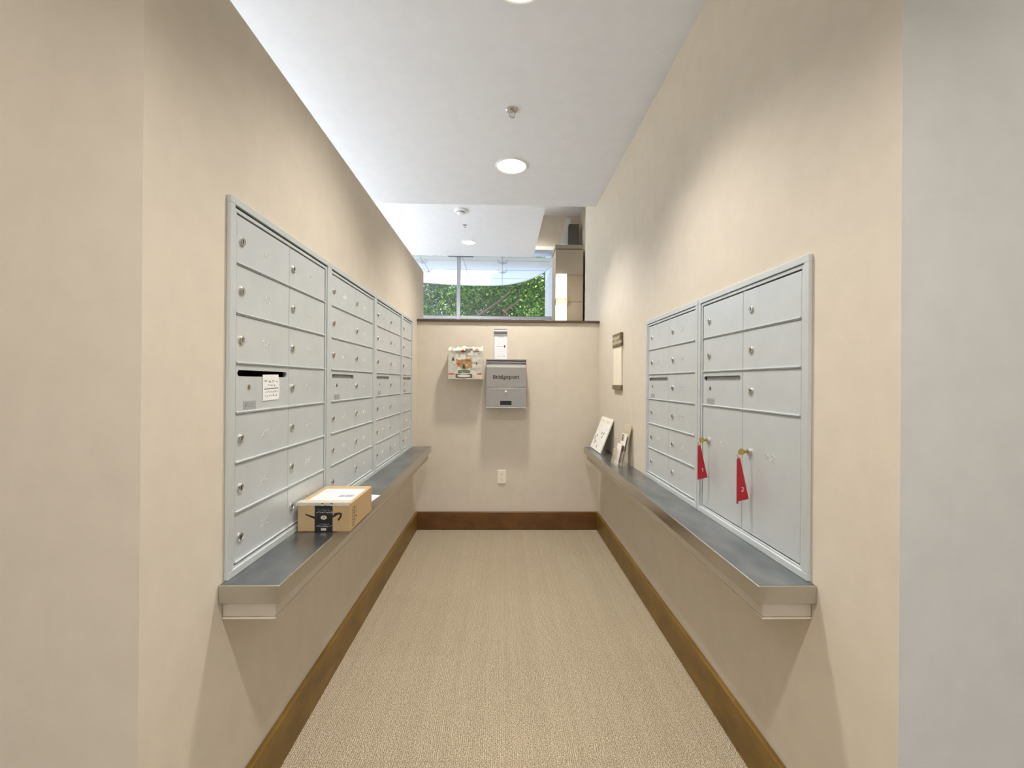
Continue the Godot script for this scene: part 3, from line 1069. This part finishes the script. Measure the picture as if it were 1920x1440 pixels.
	t = thing("notice_holder", "narrow white paper notice in a metal clip above the drop box", "notice", Vector3(-0.016, 1.495, D))
	obj("backing", box(Vector3(-0.058, 0.0, 0.0), Vector3(0.058, 0.272, 0.003), 0.0008), lite, t)
	var pp := obj("paper", sheet(0.112, 0.226), printed(im, 0.7), t)
	pp.position = Vector3(0.001, 0.002, 0.0032)
	var cl := mb()
	tube(cl, [Vector3(-0.057, 0.247, 0.008), Vector3(0.057, 0.247, 0.008)], 0.015, 16)
	bx(cl, Vector3(-0.057, 0.226, 0.003), Vector3(0.057, 0.2285, 0.008))
	bx(cl, Vector3(-0.058, 0.264, 0.003), Vector3(0.058, 0.272, 0.012))
	obj("clip", cl, lite, t)
	# printed paper bag fixed to the wall
	bag()
	# sign on the right wall
	t = thing("wall_sign", "slim brown and cream notice sign on the right wall above the leaflets", "sign", Vector3(XR, 1.248, -3.13), -PI / 2)
	var bz := flat(Color8(116, 102, 78), 0.45, 0.2)
	obj("header", box(Vector3(-0.11, 0.316, 0.0), Vector3(0.11, 0.412, 0.02), 0.0015), bz, t)
	obj("paper_panel", box(Vector3(-0.105, 0.03, 0.0), Vector3(0.105, 0.316, 0.013), 0.001), flat(Color8(238, 228, 208), 0.6), t)
	obj("foot", box(Vector3(-0.11, 0.0, 0.0), Vector3(0.11, 0.034, 0.02), 0.0015), bz, t)
	var lm := flat(Color8(210, 200, 176), 0.6)
	var hd = t.get_child(0)
	lettering("lettering", "Bridgeport", 0.027, lm, hd, Vector3(-0.012, 0.381, 0.0202), 0.0006, false, true, 1.0)
	lettering("lettering", "Condominiums", 0.027, lm, hd, Vector3(0.0, 0.347, 0.0202), 0.0006, false, true, 1.0)

func pine(im: Image, x, y, s, c: Color):
	for k in 3:
		fillpoly(im, [Vector2(x, y + k * s * 0.24), Vector2(x - s * (0.2 + 0.09 * k), y + s * (0.4 + 0.28 * k)), Vector2(x + s * (0.2 + 0.09 * k), y + s * (0.4 + 0.28 * k))], c)

func bag():
	var W := 256
	var im := pic(W, 256, Color8(204, 200, 186))
	var gr := Color8(44, 82, 50)
	var red := Color8(196, 74, 50)
	fillpoly(im, [Vector2(56, 88), Vector2(84, 96), Vector2(112, 92), Vector2(170, 76), Vector2(178, 160), Vector2(120, 172), Vector2(66, 150)], Color8(176, 140, 100))
	fillpoly(im, [Vector2(56, 84), Vector2(110, 70), Vector2(112, 86), Vector2(84, 94)], Color8(232, 228, 218))
	disc(im, Vector2(74, 130), 16, 8, red)
	disc(im, Vector2(140, 100), 22, 7, Color8(204, 130, 84))
	pine(im, 36, 70, 34, gr)
	pine(im, 116, 126, 44, gr)
	fillpoly(im, [Vector2(72, 186), Vector2(120, 178), Vector2(164, 186), Vector2(160, 206), Vector2(110, 200), Vector2(76, 208)], gr)
	stroke(im, [Vector2(80, 196), Vector2(120, 188), Vector2(158, 198)], 3.0, Color8(206, 214, 196))
	pine(im, 210, 112, 22, gr)
	fillpoly(im, [Vector2(56, 214), Vector2(178, 214), Vector2(178, 244), Vector2(116, 252), Vector2(56, 246)], Color8(92, 82, 72))
	disc(im, Vector2(116, 229), 50, 12, Color8(232, 228, 216))
	disc(im, Vector2(24, 214), 28, 6, red)
	disc(im, Vector2(232, 212), 20, 7, red)
	stroke(im, [Vector2(190, 160), Vector2(222, 150), Vector2(236, 168)], 3.0, Color8(170, 170, 160))
	scribble(im, 188, 60, 240, 12, Color8(176, 174, 166), 2.0)
	scribble(im, 18, 128, 52, 10, Color8(186, 176, 164), 2.0)
	disc(im, Vector2(108, 24), 14, 10, red)
	disc(im, Vector2(212, 20), 18, 12, Color8(150, 120, 116))
	disc(im, Vector2(150, 14), 26, 9, Color8(112, 108, 106))
	disc(im, Vector2(60, 12), 24, 8, Color8(236, 236, 230))
	stroke(im, [Vector2(120, 32), Vector2(140, 8), Vector2(176, 12), Vector2(196, 30)], 4.0, Color8(86, 84, 84))
	var m := printed(im, 0.6)
	m.cull_mode = BaseMaterial3D.CULL_DISABLED
	var t := thing("paper_bag", "crumpled printed paper bag with green pine trees fixed to the end wall", "bag", Vector3(-0.315, 1.32, -3.775))
	# front face as a crumpled grid, open uneven top
	var n := FastNoiseLite.new()
	n.seed = 4
	n.frequency = 14.0
	var st := mb()
	var w := 0.147
	var H := 0.262
	var G := 14
	var grid := []
	for j in G + 1:
		var row := []
		for i in G + 1:
			var u := float(i) / G
			var v := float(j) / G
			var edge := sin(PI * u)
			var p := Vector3(lerpf(-w, w, u), H * v, 0.118)
			p.z += n.get_noise_2d(p.x, p.y) * 0.012 * (0.3 + v) * edge
			if j == G:
				p.y += n.get_noise_2d(u * 0.9, 3.0) * 0.03 + 0.006 + 0.012 * u
				p.z -= 0.014
			elif j == G - 1:
				p.z += 0.006 * edge
			row.append(p)
		grid.append(row)
	for j in G:
		for i in G:
			var a: Vector3 = grid[j][i]; var b: Vector3 = grid[j][i + 1]; var c: Vector3 = grid[j + 1][i + 1]; var d: Vector3 = grid[j + 1][i]
			var nn := (b - a).cross(d - a).normalized()
			quad(st, a, b, c, d, nn, Vector2(float(i) / G, 1 - float(j) / G), Vector2(float(i + 1) / G, 1 - float(j) / G), Vector2(float(i + 1) / G, 1 - float(j + 1) / G), Vector2(float(i) / G, 1 - float(j + 1) / G))
	obj("front_panel", st, m, t)
	var pm := flat(Color8(222, 212, 190), 0.7)
	pm.cull_mode = BaseMaterial3D.CULL_DISABLED
	st = mb()
	for s in [0, G]:
		var out := Vector3(-1 if s == 0 else 1, 0, 0)
		for j in G:
			var a: Vector3 = grid[j][s]; var b: Vector3 = grid[j + 1][s]
			var am := Vector3(a.x - out.x * 0.008, a.y, a.z * 0.5); var bmid := Vector3(b.x - out.x * 0.008, b.y, b.z * 0.5)
			fquad(st, a, b, bmid, am, out)
			fquad(st, am, bmid, Vector3(b.x, b.y, 0.002), Vector3(a.x, a.y, 0.002), out)
	obj("side_panel", st, pm, t)
	obj("base_panel", box(Vector3(-w, -0.001, 0.0), Vector3(w, 0.001, 0.117)), pm, t)
	obj("back_panel", box(Vector3(-w - 0.01, 0.0, 0.0), Vector3(w, H + 0.015, 0.002)), pm, t)

# ==================================================================== things on the shelves
func shelf_things():
	# cardboard parcel
	var t := thing("parcel", "cardboard delivery box with black tape and a curved arrow on the left shelf", "parcel", Vector3(-0.64, YS, -1.557))
	var hw := 0.0955
	var h := 0.105
	var L := 0.252
	obj("carton", box(Vector3(-hw, 0.0, 0.0), Vector3(hw, h, -L), 0.003), M.cardboard, t)
	var im := pic(384, 212, Color8(182, 154, 114))
	var ink := Color8(34, 28, 26)
	var pts := []
	for k in 25:
		var u := k / 24.0
		pts.append(Vector2(lerpf(56, 300, u), 82 + 48 * sin(PI * u * 0.86) - 26 * u))
	for k in 24:
		stroke(im, [pts[k], pts[k + 1]], 8.0 + 12.0 * sin(PI * (k + 1) / 25.0), ink)
	stroke(im, [Vector2(272, 80), Vector2(300, 74), Vector2(318, 76), Vector2(320, 88), Vector2(314, 104), Vector2(302, 124)], 14.0, ink)
	var fp := obj("front_print", sheet(2 * hw - 0.007, h - 0.007, 0.0004), printed(im, 0.75), t)
	fp.position = Vector3(0, 0.0035, 0.0001)
	# tape band over the front end
	im = pic(128, 212, Color8(30, 28, 28))
	scribble(im, 20, 46, 112, 9, Color8(150, 146, 142), 2.0, 1.6)
	scribble(im, 14, 62, 118, 12, Color8(220, 216, 210), 2.5, 1.6)
	disc(im, Vector2(64, 106), 22, 15, Color8(214, 200, 168))
	stroke(im, [Vector2(58, 112), Vector2(64, 98), Vector2(72, 110)], 4.0, Color8(70, 62, 48))
	scribble(im, 34, 150, 96, 8, Color8(190, 186, 180), 2.0, 1.6)
	scribble(im, 14, 164, 118, 11, Color8(226, 222, 214), 2.5, 1.6)
	for k in 3:
		fillpoly(im, [Vector2(46 + k * 13, 184), Vector2(56 + k * 13, 184), Vector2(56 + k * 13, 202), Vector2(46 + k * 13, 202)], Color8(216, 208, 190))
	var tp := obj("black_tape", sheet(0.064, h - 0.001, 0.0005), printed(im, 0.35), t)
	tp.position = Vector3(-0.0005, 0.0005, 0.0007)
	# crinkled clear tape wrapping the front top edge
	var ct := StandardMaterial3D.new()
	ct.albedo_color = Color(0.93, 0.92, 0.86, 0.55)
	ct.transparency = BaseMaterial3D.TRANSPARENCY_ALPHA
	ct.roughness = 0.25
	var st := mb()
	var nz := FastNoiseLite.new()
	nz.seed = 9
	nz.frequency = 60.0
	for k in 24:
		var x0 := lerpf(-hw - 0.003, hw - 0.004, k / 24.0)
		var x1 := lerpf(-hw - 0.003, hw - 0.004, (k + 1) / 24.0)
		var e0 := nz.get_noise_1d(x0) * 0.004
		var e1 := nz.get_noise_1d(x1) * 0.004
		fquad(st, Vector3(x0, h - 0.010 + e0, 0.0016), Vector3(x1, h - 0.010 + e1, 0.0016), Vector3(x1, h + 0.0012, 0.0012 + e1 * 0.3), Vector3(x0, h + 0.0012, 0.0012 + e0 * 0.3), Vector3(0, 0, 1))
		fquad(st, Vector3(x0, h + 0.0012, 0.0012 + e0 * 0.3), Vector3(x1, h + 0.0012, 0.0012 + e1 * 0.3), Vector3(x1, h + 0.0006, -0.035), Vector3(x0, h + 0.0006, -0.035), Vector3(0, 1, 0))
	obj("clear_tape", st, ct, t)
	# shipping label on top
	im = pic(256, 320, Color8(214, 216, 219))
	for k in 5:
		scribble(im, 20, 30 + k * 22, 150, 9, Color8(150, 152, 160), 2.0, 1.6)
	for k in 26:
		var bx0 := 150 + k * 3.4
		stroke(im, [Vector2(bx0, 170), Vector2(bx0, 230)], 1.0 + rng.randf() * 1.6, Color8(120, 122, 130))
	stroke(im, [Vector2(14, 150), Vector2(240, 150)], 2.0, Color8(160, 160, 168))
	scribble(im, 24, 250, 120, 18, Color8(130, 132, 140), 4.0, 1.2)
	var lb := obj("shipping_label", sheet(0.158, 0.17, 0.0004), printed(im, 0.5), t)
	lb.rotation = Vector3(-PI / 2, 0, 0)
	lb.position = Vector3(0.008, h + 0.0001, -0.03)
	# prints on the right side
	im = pic(420, 176, Color8(182, 154, 114))
	for y in [40, 130]:
		stroke(im, [Vector2(30, y), Vector2(92, y)], 2.5, ink)
	fillpoly(im, [Vector2(26, 34), Vector2(62, 34), Vector2(62, 158), Vector2(26, 158)], ink)
	for k in 6:
		fillpoly(im, [Vector2(31, 39 + k * 20), Vector2(57, 39 + k * 20), Vector2(57, 54 + k * 20), Vector2(31, 54 + k * 20)], Color8(182, 154, 114))
	for k in 4:
		stroke(im, [Vector2(82, 40 + k * 14), Vector2(100, 40 + k * 14)], 3.0, ink)
	stroke(im, [Vector2(84, 104), Vector2(100, 108)], 8.0, ink)
	var sp := obj("side_print", sheet(L - 0.008, h - 0.008, 0.0004), printed(im, 0.75), t)
	sp.rotation.y = PI / 2
	sp.position = Vector3(hw + 0.0001, 0.004, -L / 2)
	# white envelope behind the parcel
	t = thing("envelope", "white envelope lying on the left shelf behind the parcel", "envelope", Vector3(-0.645, YS, -1.95))
	st = mb()
	var pl := PackedVector2Array([Vector2(-0.055, -0.12), Vector2(0.05, -0.105), Vector2(0.068, 0.10), Vector2(-0.035, 0.118)])
	xf = Transform3D(Basis(Vector3.RIGHT, -PI / 2), Vector3.ZERO)
	prism(st, pl, 0.0003, 0.002)
	xf = Transform3D()
	obj("envelope_body", st, M.paper, t)
	# leaflet board leaning on the right wall
	im = pic(384, 288, Color8(240, 238, 234))
	fillpoly(im, [Vector2(40, 20), Vector2(150, 20), Vector2(150, 44), Vector2(40, 44)], Color8(232, 222, 184))
	fillpoly(im, [Vector2(200, 20), Vector2(340, 20), Vector2(340, 44), Vector2(200, 44)], Color8(232, 222, 184))
	for k in 26:
		var px := rng.randf_range(20, 330)
		var py := rng.randf_range(60, 250)
		var sh := Color8(190, 192, 200) if k % 3 else Color8(110, 120, 116)
		if k % 3 == 0:
			fillpoly(im, [Vector2(px, py), Vector2(px + 22, py), Vector2(px + 22, py + 22), Vector2(px, py + 22)], sh)
		else:
			scribble(im, px, py, px + 40, 8, sh, 2.0, 1.5)
	t = thing("leaflet_board", "white printed leaflet board leaning on the right wall at the far shelf end", "leaflet", Vector3(0.751, YS, -3.425), -PI / 2)
	var lean := atan2(0.104, 0.262)
	var bd := obj("board", box(Vector3(-0.178, 0.0, -0.008), Vector3(0.178, 0.278, 0.0), 0.001), M.paper, t)
	bd.rotation.x = -lean
	bd.position.y = 0.0035
	var pr := obj("printed_sheet", sheet(0.352, 0.274, 0.0004), printed(im, 0.6), t)
	pr.rotation.x = -lean
	pr.position = Vector3(0, 0.0055, 0.0003)
	# brochure holder
	t = thing("brochure_holder", "clear acrylic brochure holder standing on the right shelf beside the leaflet board", "brochure holder", Vector3(0.80, YS, -2.845), -PI / 2)
	var wd := 0.074
	var tilt := -0.2
	obj("base", box(Vector3(-wd, 0.0, -0.05), Vector3(wd, 0.003, 0.05), 0.0006), M.acrylic, t)
	var bk := obj("back_plate", box(Vector3(-wd, 0.0, -0.0015), Vector3(wd, 0.27, 0.0015), 0.0006), M.acrylic, t)
	bk.position = Vector3(0, 0.003, 0.002)
	bk.rotation.x = tilt
	var pk := mb()
	bx(pk, Vector3(-wd, 0.0, 0.0), Vector3(wd, 0.1, 0.0025))
	for s in [-1, 1]:
		bx(pk, Vector3(s * wd, 0.0, -0.04), Vector3(s * (wd - 0.0025), 0.1, 0.0))
	var pk2 := obj("pocket", pk, M.acrylic, t)
	pk2.position = Vector3(0, 0.003, 0.046)
	pk2.rotation.x = tilt
	var boards := [[Color8(204, 190, 160), 0.262, 0.008, 0.01, "cream leaflet standing at the back of the acrylic brochure holder"], [Color8(236, 234, 230), 0.205, 0.02, 0.0, "photo leaflet in the middle of the acrylic brochure holder"], [Color8(240, 238, 234), 0.135, 0.036, -0.012, "white and pink folded leaflet at the front of the acrylic brochure holder"]]
	for k in 3:
		var b = boards[k]
		im = pic(128, 256, b[0])
		if k == 1:
			fillpoly(im, [Vector2(6, 100), Vector2(122, 100), Vector2(122, 240), Vector2(6, 240)], Color8(118, 82, 62))
			disc(im, Vector2(62, 160), 26, 36, Color8(206, 178, 160))
			disc(im, Vector2(84, 200), 20, 40, Color8(226, 222, 220))
			fillpoly(im, [Vector2(8, 10), Vector2(58, 10), Vector2(58, 64), Vector2(8, 64)], Color8(110, 106, 66))
			disc(im, Vector2(36, 26), 8, 6, Color8(206, 196, 150))
		elif k == 2:
			fillpoly(im, [Vector2(0, 60), Vector2(40, 90), Vector2(52, 200), Vector2(0, 256)], Color8(222, 166, 146))
			stroke(im, [Vector2(70, 200), Vector2(70, 236)], 4.0, Color8(170, 180, 190))
		else:
			scribble(im, 20, 40, 110, 10, Color8(170, 156, 128), 2.0, 1.5)
		var br := thing("leaflet", b[4], "leaflet", Vector3(0.80 - b[2] + 0.006, YS + 0.004, -2.845 + b[3]), -PI / 2)
		var sh := obj("printed_sheet", sheet(0.11 if k < 2 else 0.1, b[1], 0.0006), printed(im, 0.4), br)
		sh.rotation.x = tilt

# ==================================================================== outside the window
func outdoors():
	struct("ground", box(Vector3(-60, -0.3, -80), Vector3(60, -0.21, 40)), flat(Color8(150, 148, 142), 0.9))
	# white panelled wing of the building beside the window
	var wm := flat(Color8(226, 228, 234), 0.5)
	var t := struct("wall_wing", dbox(0.885, 1.5, -0.2, 5.5, 7.26, 8.72), flat(Color8(160, 164, 172), 0.6))
	for i in 9:
		obj("panel", dbox(0.87, 0.885, 0.0 + i * 0.55, 0.542 + i * 0.55, 7.26, 8.76, 0.002), wm, t)
	struct("soffit_outside", dbox(-3.0, 0.86, 3.6, 3.7, 7.26, 7.82), M.white)
	# glass canopy
	var Y := 3.372
	var outline := PackedVector2Array([Vector2(-3.6, 7.126), Vector2(-3.6, 8.2), Vector2(-3.0, 8.5), Vector2(-2.3, 8.78), Vector2(-1.674, 8.98), Vector2(-1.2, 9.11), Vector2(-0.7, 9.19), Vector2(-0.2, 9.18), Vector2(0.05, 9.11), Vector2(0.28, 8.94), Vector2(0.46, 8.715), Vector2(0.6, 8.46), Vector2(0.69, 8.27), Vector2(0.75, 8.09), Vector2(0.80, 7.93), Vector2(0.86, 7.6), Vector2(0.86, 7.126)])
	var c := thing("glass_canopy", "frosted glass entrance canopy with curved front edge outside the window", "canopy", Vector3(0, 0, 0))
	var xs := [-3.6, -2.72, -2.05, -1.383, -0.676, -0.01, 0.86]
	var ds := [7.12, 7.32, 7.935, 8.565, 9.4]
	xf = Transform3D(Basis(Vector3.RIGHT, PI / 2), Vector3.ZERO)   # local (x, D) -> world x, z = -D needs a mirrored D below
	xf = Transform3D()
	for i in xs.size() - 1:
		for j in ds.size() - 1:
			var cell := PackedVector2Array([Vector2(xs[i] + 0.006, ds[j] + 0.006), Vector2(xs[i + 1] - 0.006, ds[j] + 0.006), Vector2(xs[i + 1] - 0.006, ds[j + 1] - 0.006), Vector2(xs[i] + 0.006, ds[j + 1] - 0.006)])
			for g in Geometry2D.intersect_polygons(cell, outline):
				var st := mb()
				xf = Transform3D(Basis(Vector3.RIGHT, -PI / 2), Vector3(0, Y, 0))
				prism(st, g, 0.0, 0.012)
				xf = Transform3D()
				obj("glass_panel", st, M.frosted, c)
	var rim := mb()
	var front := []
	for k in range(1, outline.size() - 1):
		front.append(Vector3(outline[k].x, Y + 0.006, -outline[k].y))
	tube(rim, front, 0.02, 8)
	obj("edge_trim", rim, M.frame_white, c)
	for x in [-1.383, -0.01]:
		for d in [7.32, 7.935]:
			var st := mb()
			for s in [[-1, -1], [-1, 1], [1, -1], [1, 1]]:
				tube(st, [Vector3(x, Y - 0.05, -d), Vector3(x + 0.05 * s[0], Y - 0.035, -d + 0.05 * s[1]), Vector3(x + 0.085 * s[0], Y - 0.002, -d + 0.07 * s[1])], 0.006, 6)
			lathe(st, [Vector2(0.016, Y - 0.02), Vector2(0.016, Y - 0.065), Vector2(0.0, Y - 0.068)].map(func(v): return v), Transform3D(Basis(), Vector3(x, 0, -d)), 12)
			obj("spider_clamp", st, M.joint, c)
	for i in range(1, xs.size() - 1):
		var st := mb()
		bx(st, Vector3(xs[i] - 0.007, Y - 0.004, -7.13), Vector3(xs[i] + 0.007, Y + 0.001, -[8.8, 8.85, 9.0, 9.17, 9.1][i - 1]))
		obj("joint_strip", st, M.joint, c)
	for d in ds.slice(1, 4):
		var st := mb()
		bx(st, Vector3(-3.5 if d < 8.0 else -2.6, Y - 0.004, -d - 0.006), Vector3(0.78 if d < 8.0 else 0.5, Y + 0.001, -d + 0.006))
		obj("joint_strip", st, M.joint, c)
	# trees
	tree(0, Vector3(-3.2, 0, -13.0), 1.9, 4.1, [[Vector3(-0.9, 2.2, -10.9), Vector3(-0.78, 2.75, -10.9), Vector3(-0.6, 3.0, -10.9), Vector3(-0.4, 3.12, -10.9), Vector3(-0.05, 3.38, -10.9), Vector3(0.2, 3.6, -10.9)]], "leafy green tree outside the window, left of the mullion")
	tree(1, Vector3(0.4, 0, -13.2), 2.0, 3.9, [
		[Vector3(-0.55, 2.2, -10.9), Vector3(-0.25, 2.62, -10.9), Vector3(-0.13, 2.72, -10.9), Vector3(-0.02, 3.0, -10.9), Vector3(0.18, 3.2, -10.9), Vector3(0.36, 3.32, -10.9), Vector3(0.42, 3.42, -10.9)],
		[Vector3(-0.15, 2.7, -10.9), Vector3(0.02, 2.6, -10.9), Vector3(0.4, 2.66, -10.9), Vector3(0.75, 2.78, -10.9), Vector3(1.05, 2.98, -10.9)],
		[Vector3(-0.02, 3.12, -10.85), Vector3(0.05, 3.06, -10.85), Vector3(0.14, 3.0, -10.85)],
		[Vector3(0.08, 3.0, -10.85), Vector3(0.14, 2.9, -10.85), Vector3(0.2, 2.82, -10.85)],
		[Vector3(0.02, 2.82, -10.85), Vector3(0.1, 2.74, -10.85), Vector3(0.16, 2.66, -10.85)]], "leafy green tree outside the window with dark forked branches in view")
	tree(2, Vector3(-1.4, 0, -16.0), 2.4, 4.6, [], "taller green tree farther back behind the two near trees")
	tree(3, Vector3(2.6, 0, -15.0), 2.2, 4.2, [], "green tree outside at the right edge of the window")

func tree(k: int, at: Vector3, r: float, yc: float, branches: Array, label: String):
	var t := thing("tree", label, "tree", at, 0.0, "")
	var bark := flat(Color8(56, 45, 33), 0.9)
	var st := mb()
	tube(st, [Vector3(0, -0.21, 0), Vector3(0.05, 1.0, 0.03), Vector3(0.0, 2.4, 0.1), Vector3(0.1, yc, 0.1), Vector3(0.05, yc + r * 0.7, 0.0)], [0.16, 0.13, 0.11, 0.07, 0.02], 10)
	obj("trunk", st, bark, t)
	for b in branches:
		st = mb()
		var pts := []
		var rad := []
		if b.size() > 4:
			pts.append(Vector3(0.02, 2.0, 0.1))
			rad.append(0.05)
		for i in b.size():
			pts.append(b[i] - at)
			rad.append(lerpf(0.05, 0.018, float(i) / b.size()) * (1.0 if b.size() > 4 else 0.7))
		tube(st, pts, rad, 7)
		obj("branch", st, bark, t)
	# leaf: small folded blade
	st = mb()
	var m0 := Vector3(0, 0, 0); var m1 := Vector3(0, 0.5, 0.08); var m2 := Vector3(0, 1.0, 0)
	for s in [-1, 1]:
		var e := Vector3(0.24 * s, 0.45, -0.06)
		fquad(st, m0, e, m2, m1, Vector3(0, 0, 1))
	var leaf := st.commit()
	var lm := StandardMaterial3D.new()
	lm.albedo_color = Color(1, 1, 1)
	lm.vertex_color_use_as_albedo = true
	lm.roughness = 0.8
	lm.metallic_specular = 0.15
	lm.cull_mode = BaseMaterial3D.CULL_DISABLED
	lm.backlight_enabled = true
	lm.backlight = Color(0.45, 0.6, 0.2)
	var mm := MultiMesh.new()
	mm.transform_format = MultiMesh.TRANSFORM_3D
	mm.use_colors = true
	mm.mesh = leaf
	var N := 22000
	mm.instance_count = N
	var rg := RandomNumberGenerator.new()
	rg.seed = 100 + k
	var tufts := []
	for i in 130:
		var d := Vector3(rg.randfn(), rg.randfn(), rg.randfn()).normalized()
		tufts.append(Vector3(0, yc, 0) + d * r * pow(rg.randf(), 0.45) * Vector3(1.0, 0.85, 1.0))
	for i in N:
		var c: Vector3 = tufts[i % tufts.size()]
		var p := c + Vector3(rg.randfn(), rg.randfn(), rg.randfn()) * 0.2
		if p.z + at.z > -11.15:
			p.z = -11.15 - at.z - rg.randf() * 0.7
		var s := rg.randf_range(0.07, 0.15)
		var bs := Basis.from_euler(Vector3(rg.randf_range(0.6, 2.6), rg.randf() * TAU, rg.randf_range(-0.6, 0.6))).scaled_local(Vector3.ONE * s)
		mm.set_instance_transform(i, Transform3D(bs, p))
		var g := rg.randf()
		var col := Color8(52, 98, 28).lerp(Color8(190, 222, 118), g * g * g).srgb_to_linear()
		mm.set_instance_color(i, col)
	var mi := MultiMeshInstance3D.new()
	mi.name = "foliage"
	mi.multimesh = mm
	mi.material_override = lm
	mi.set_meta("kind", "stuff")
	t.add_child(mi, true)
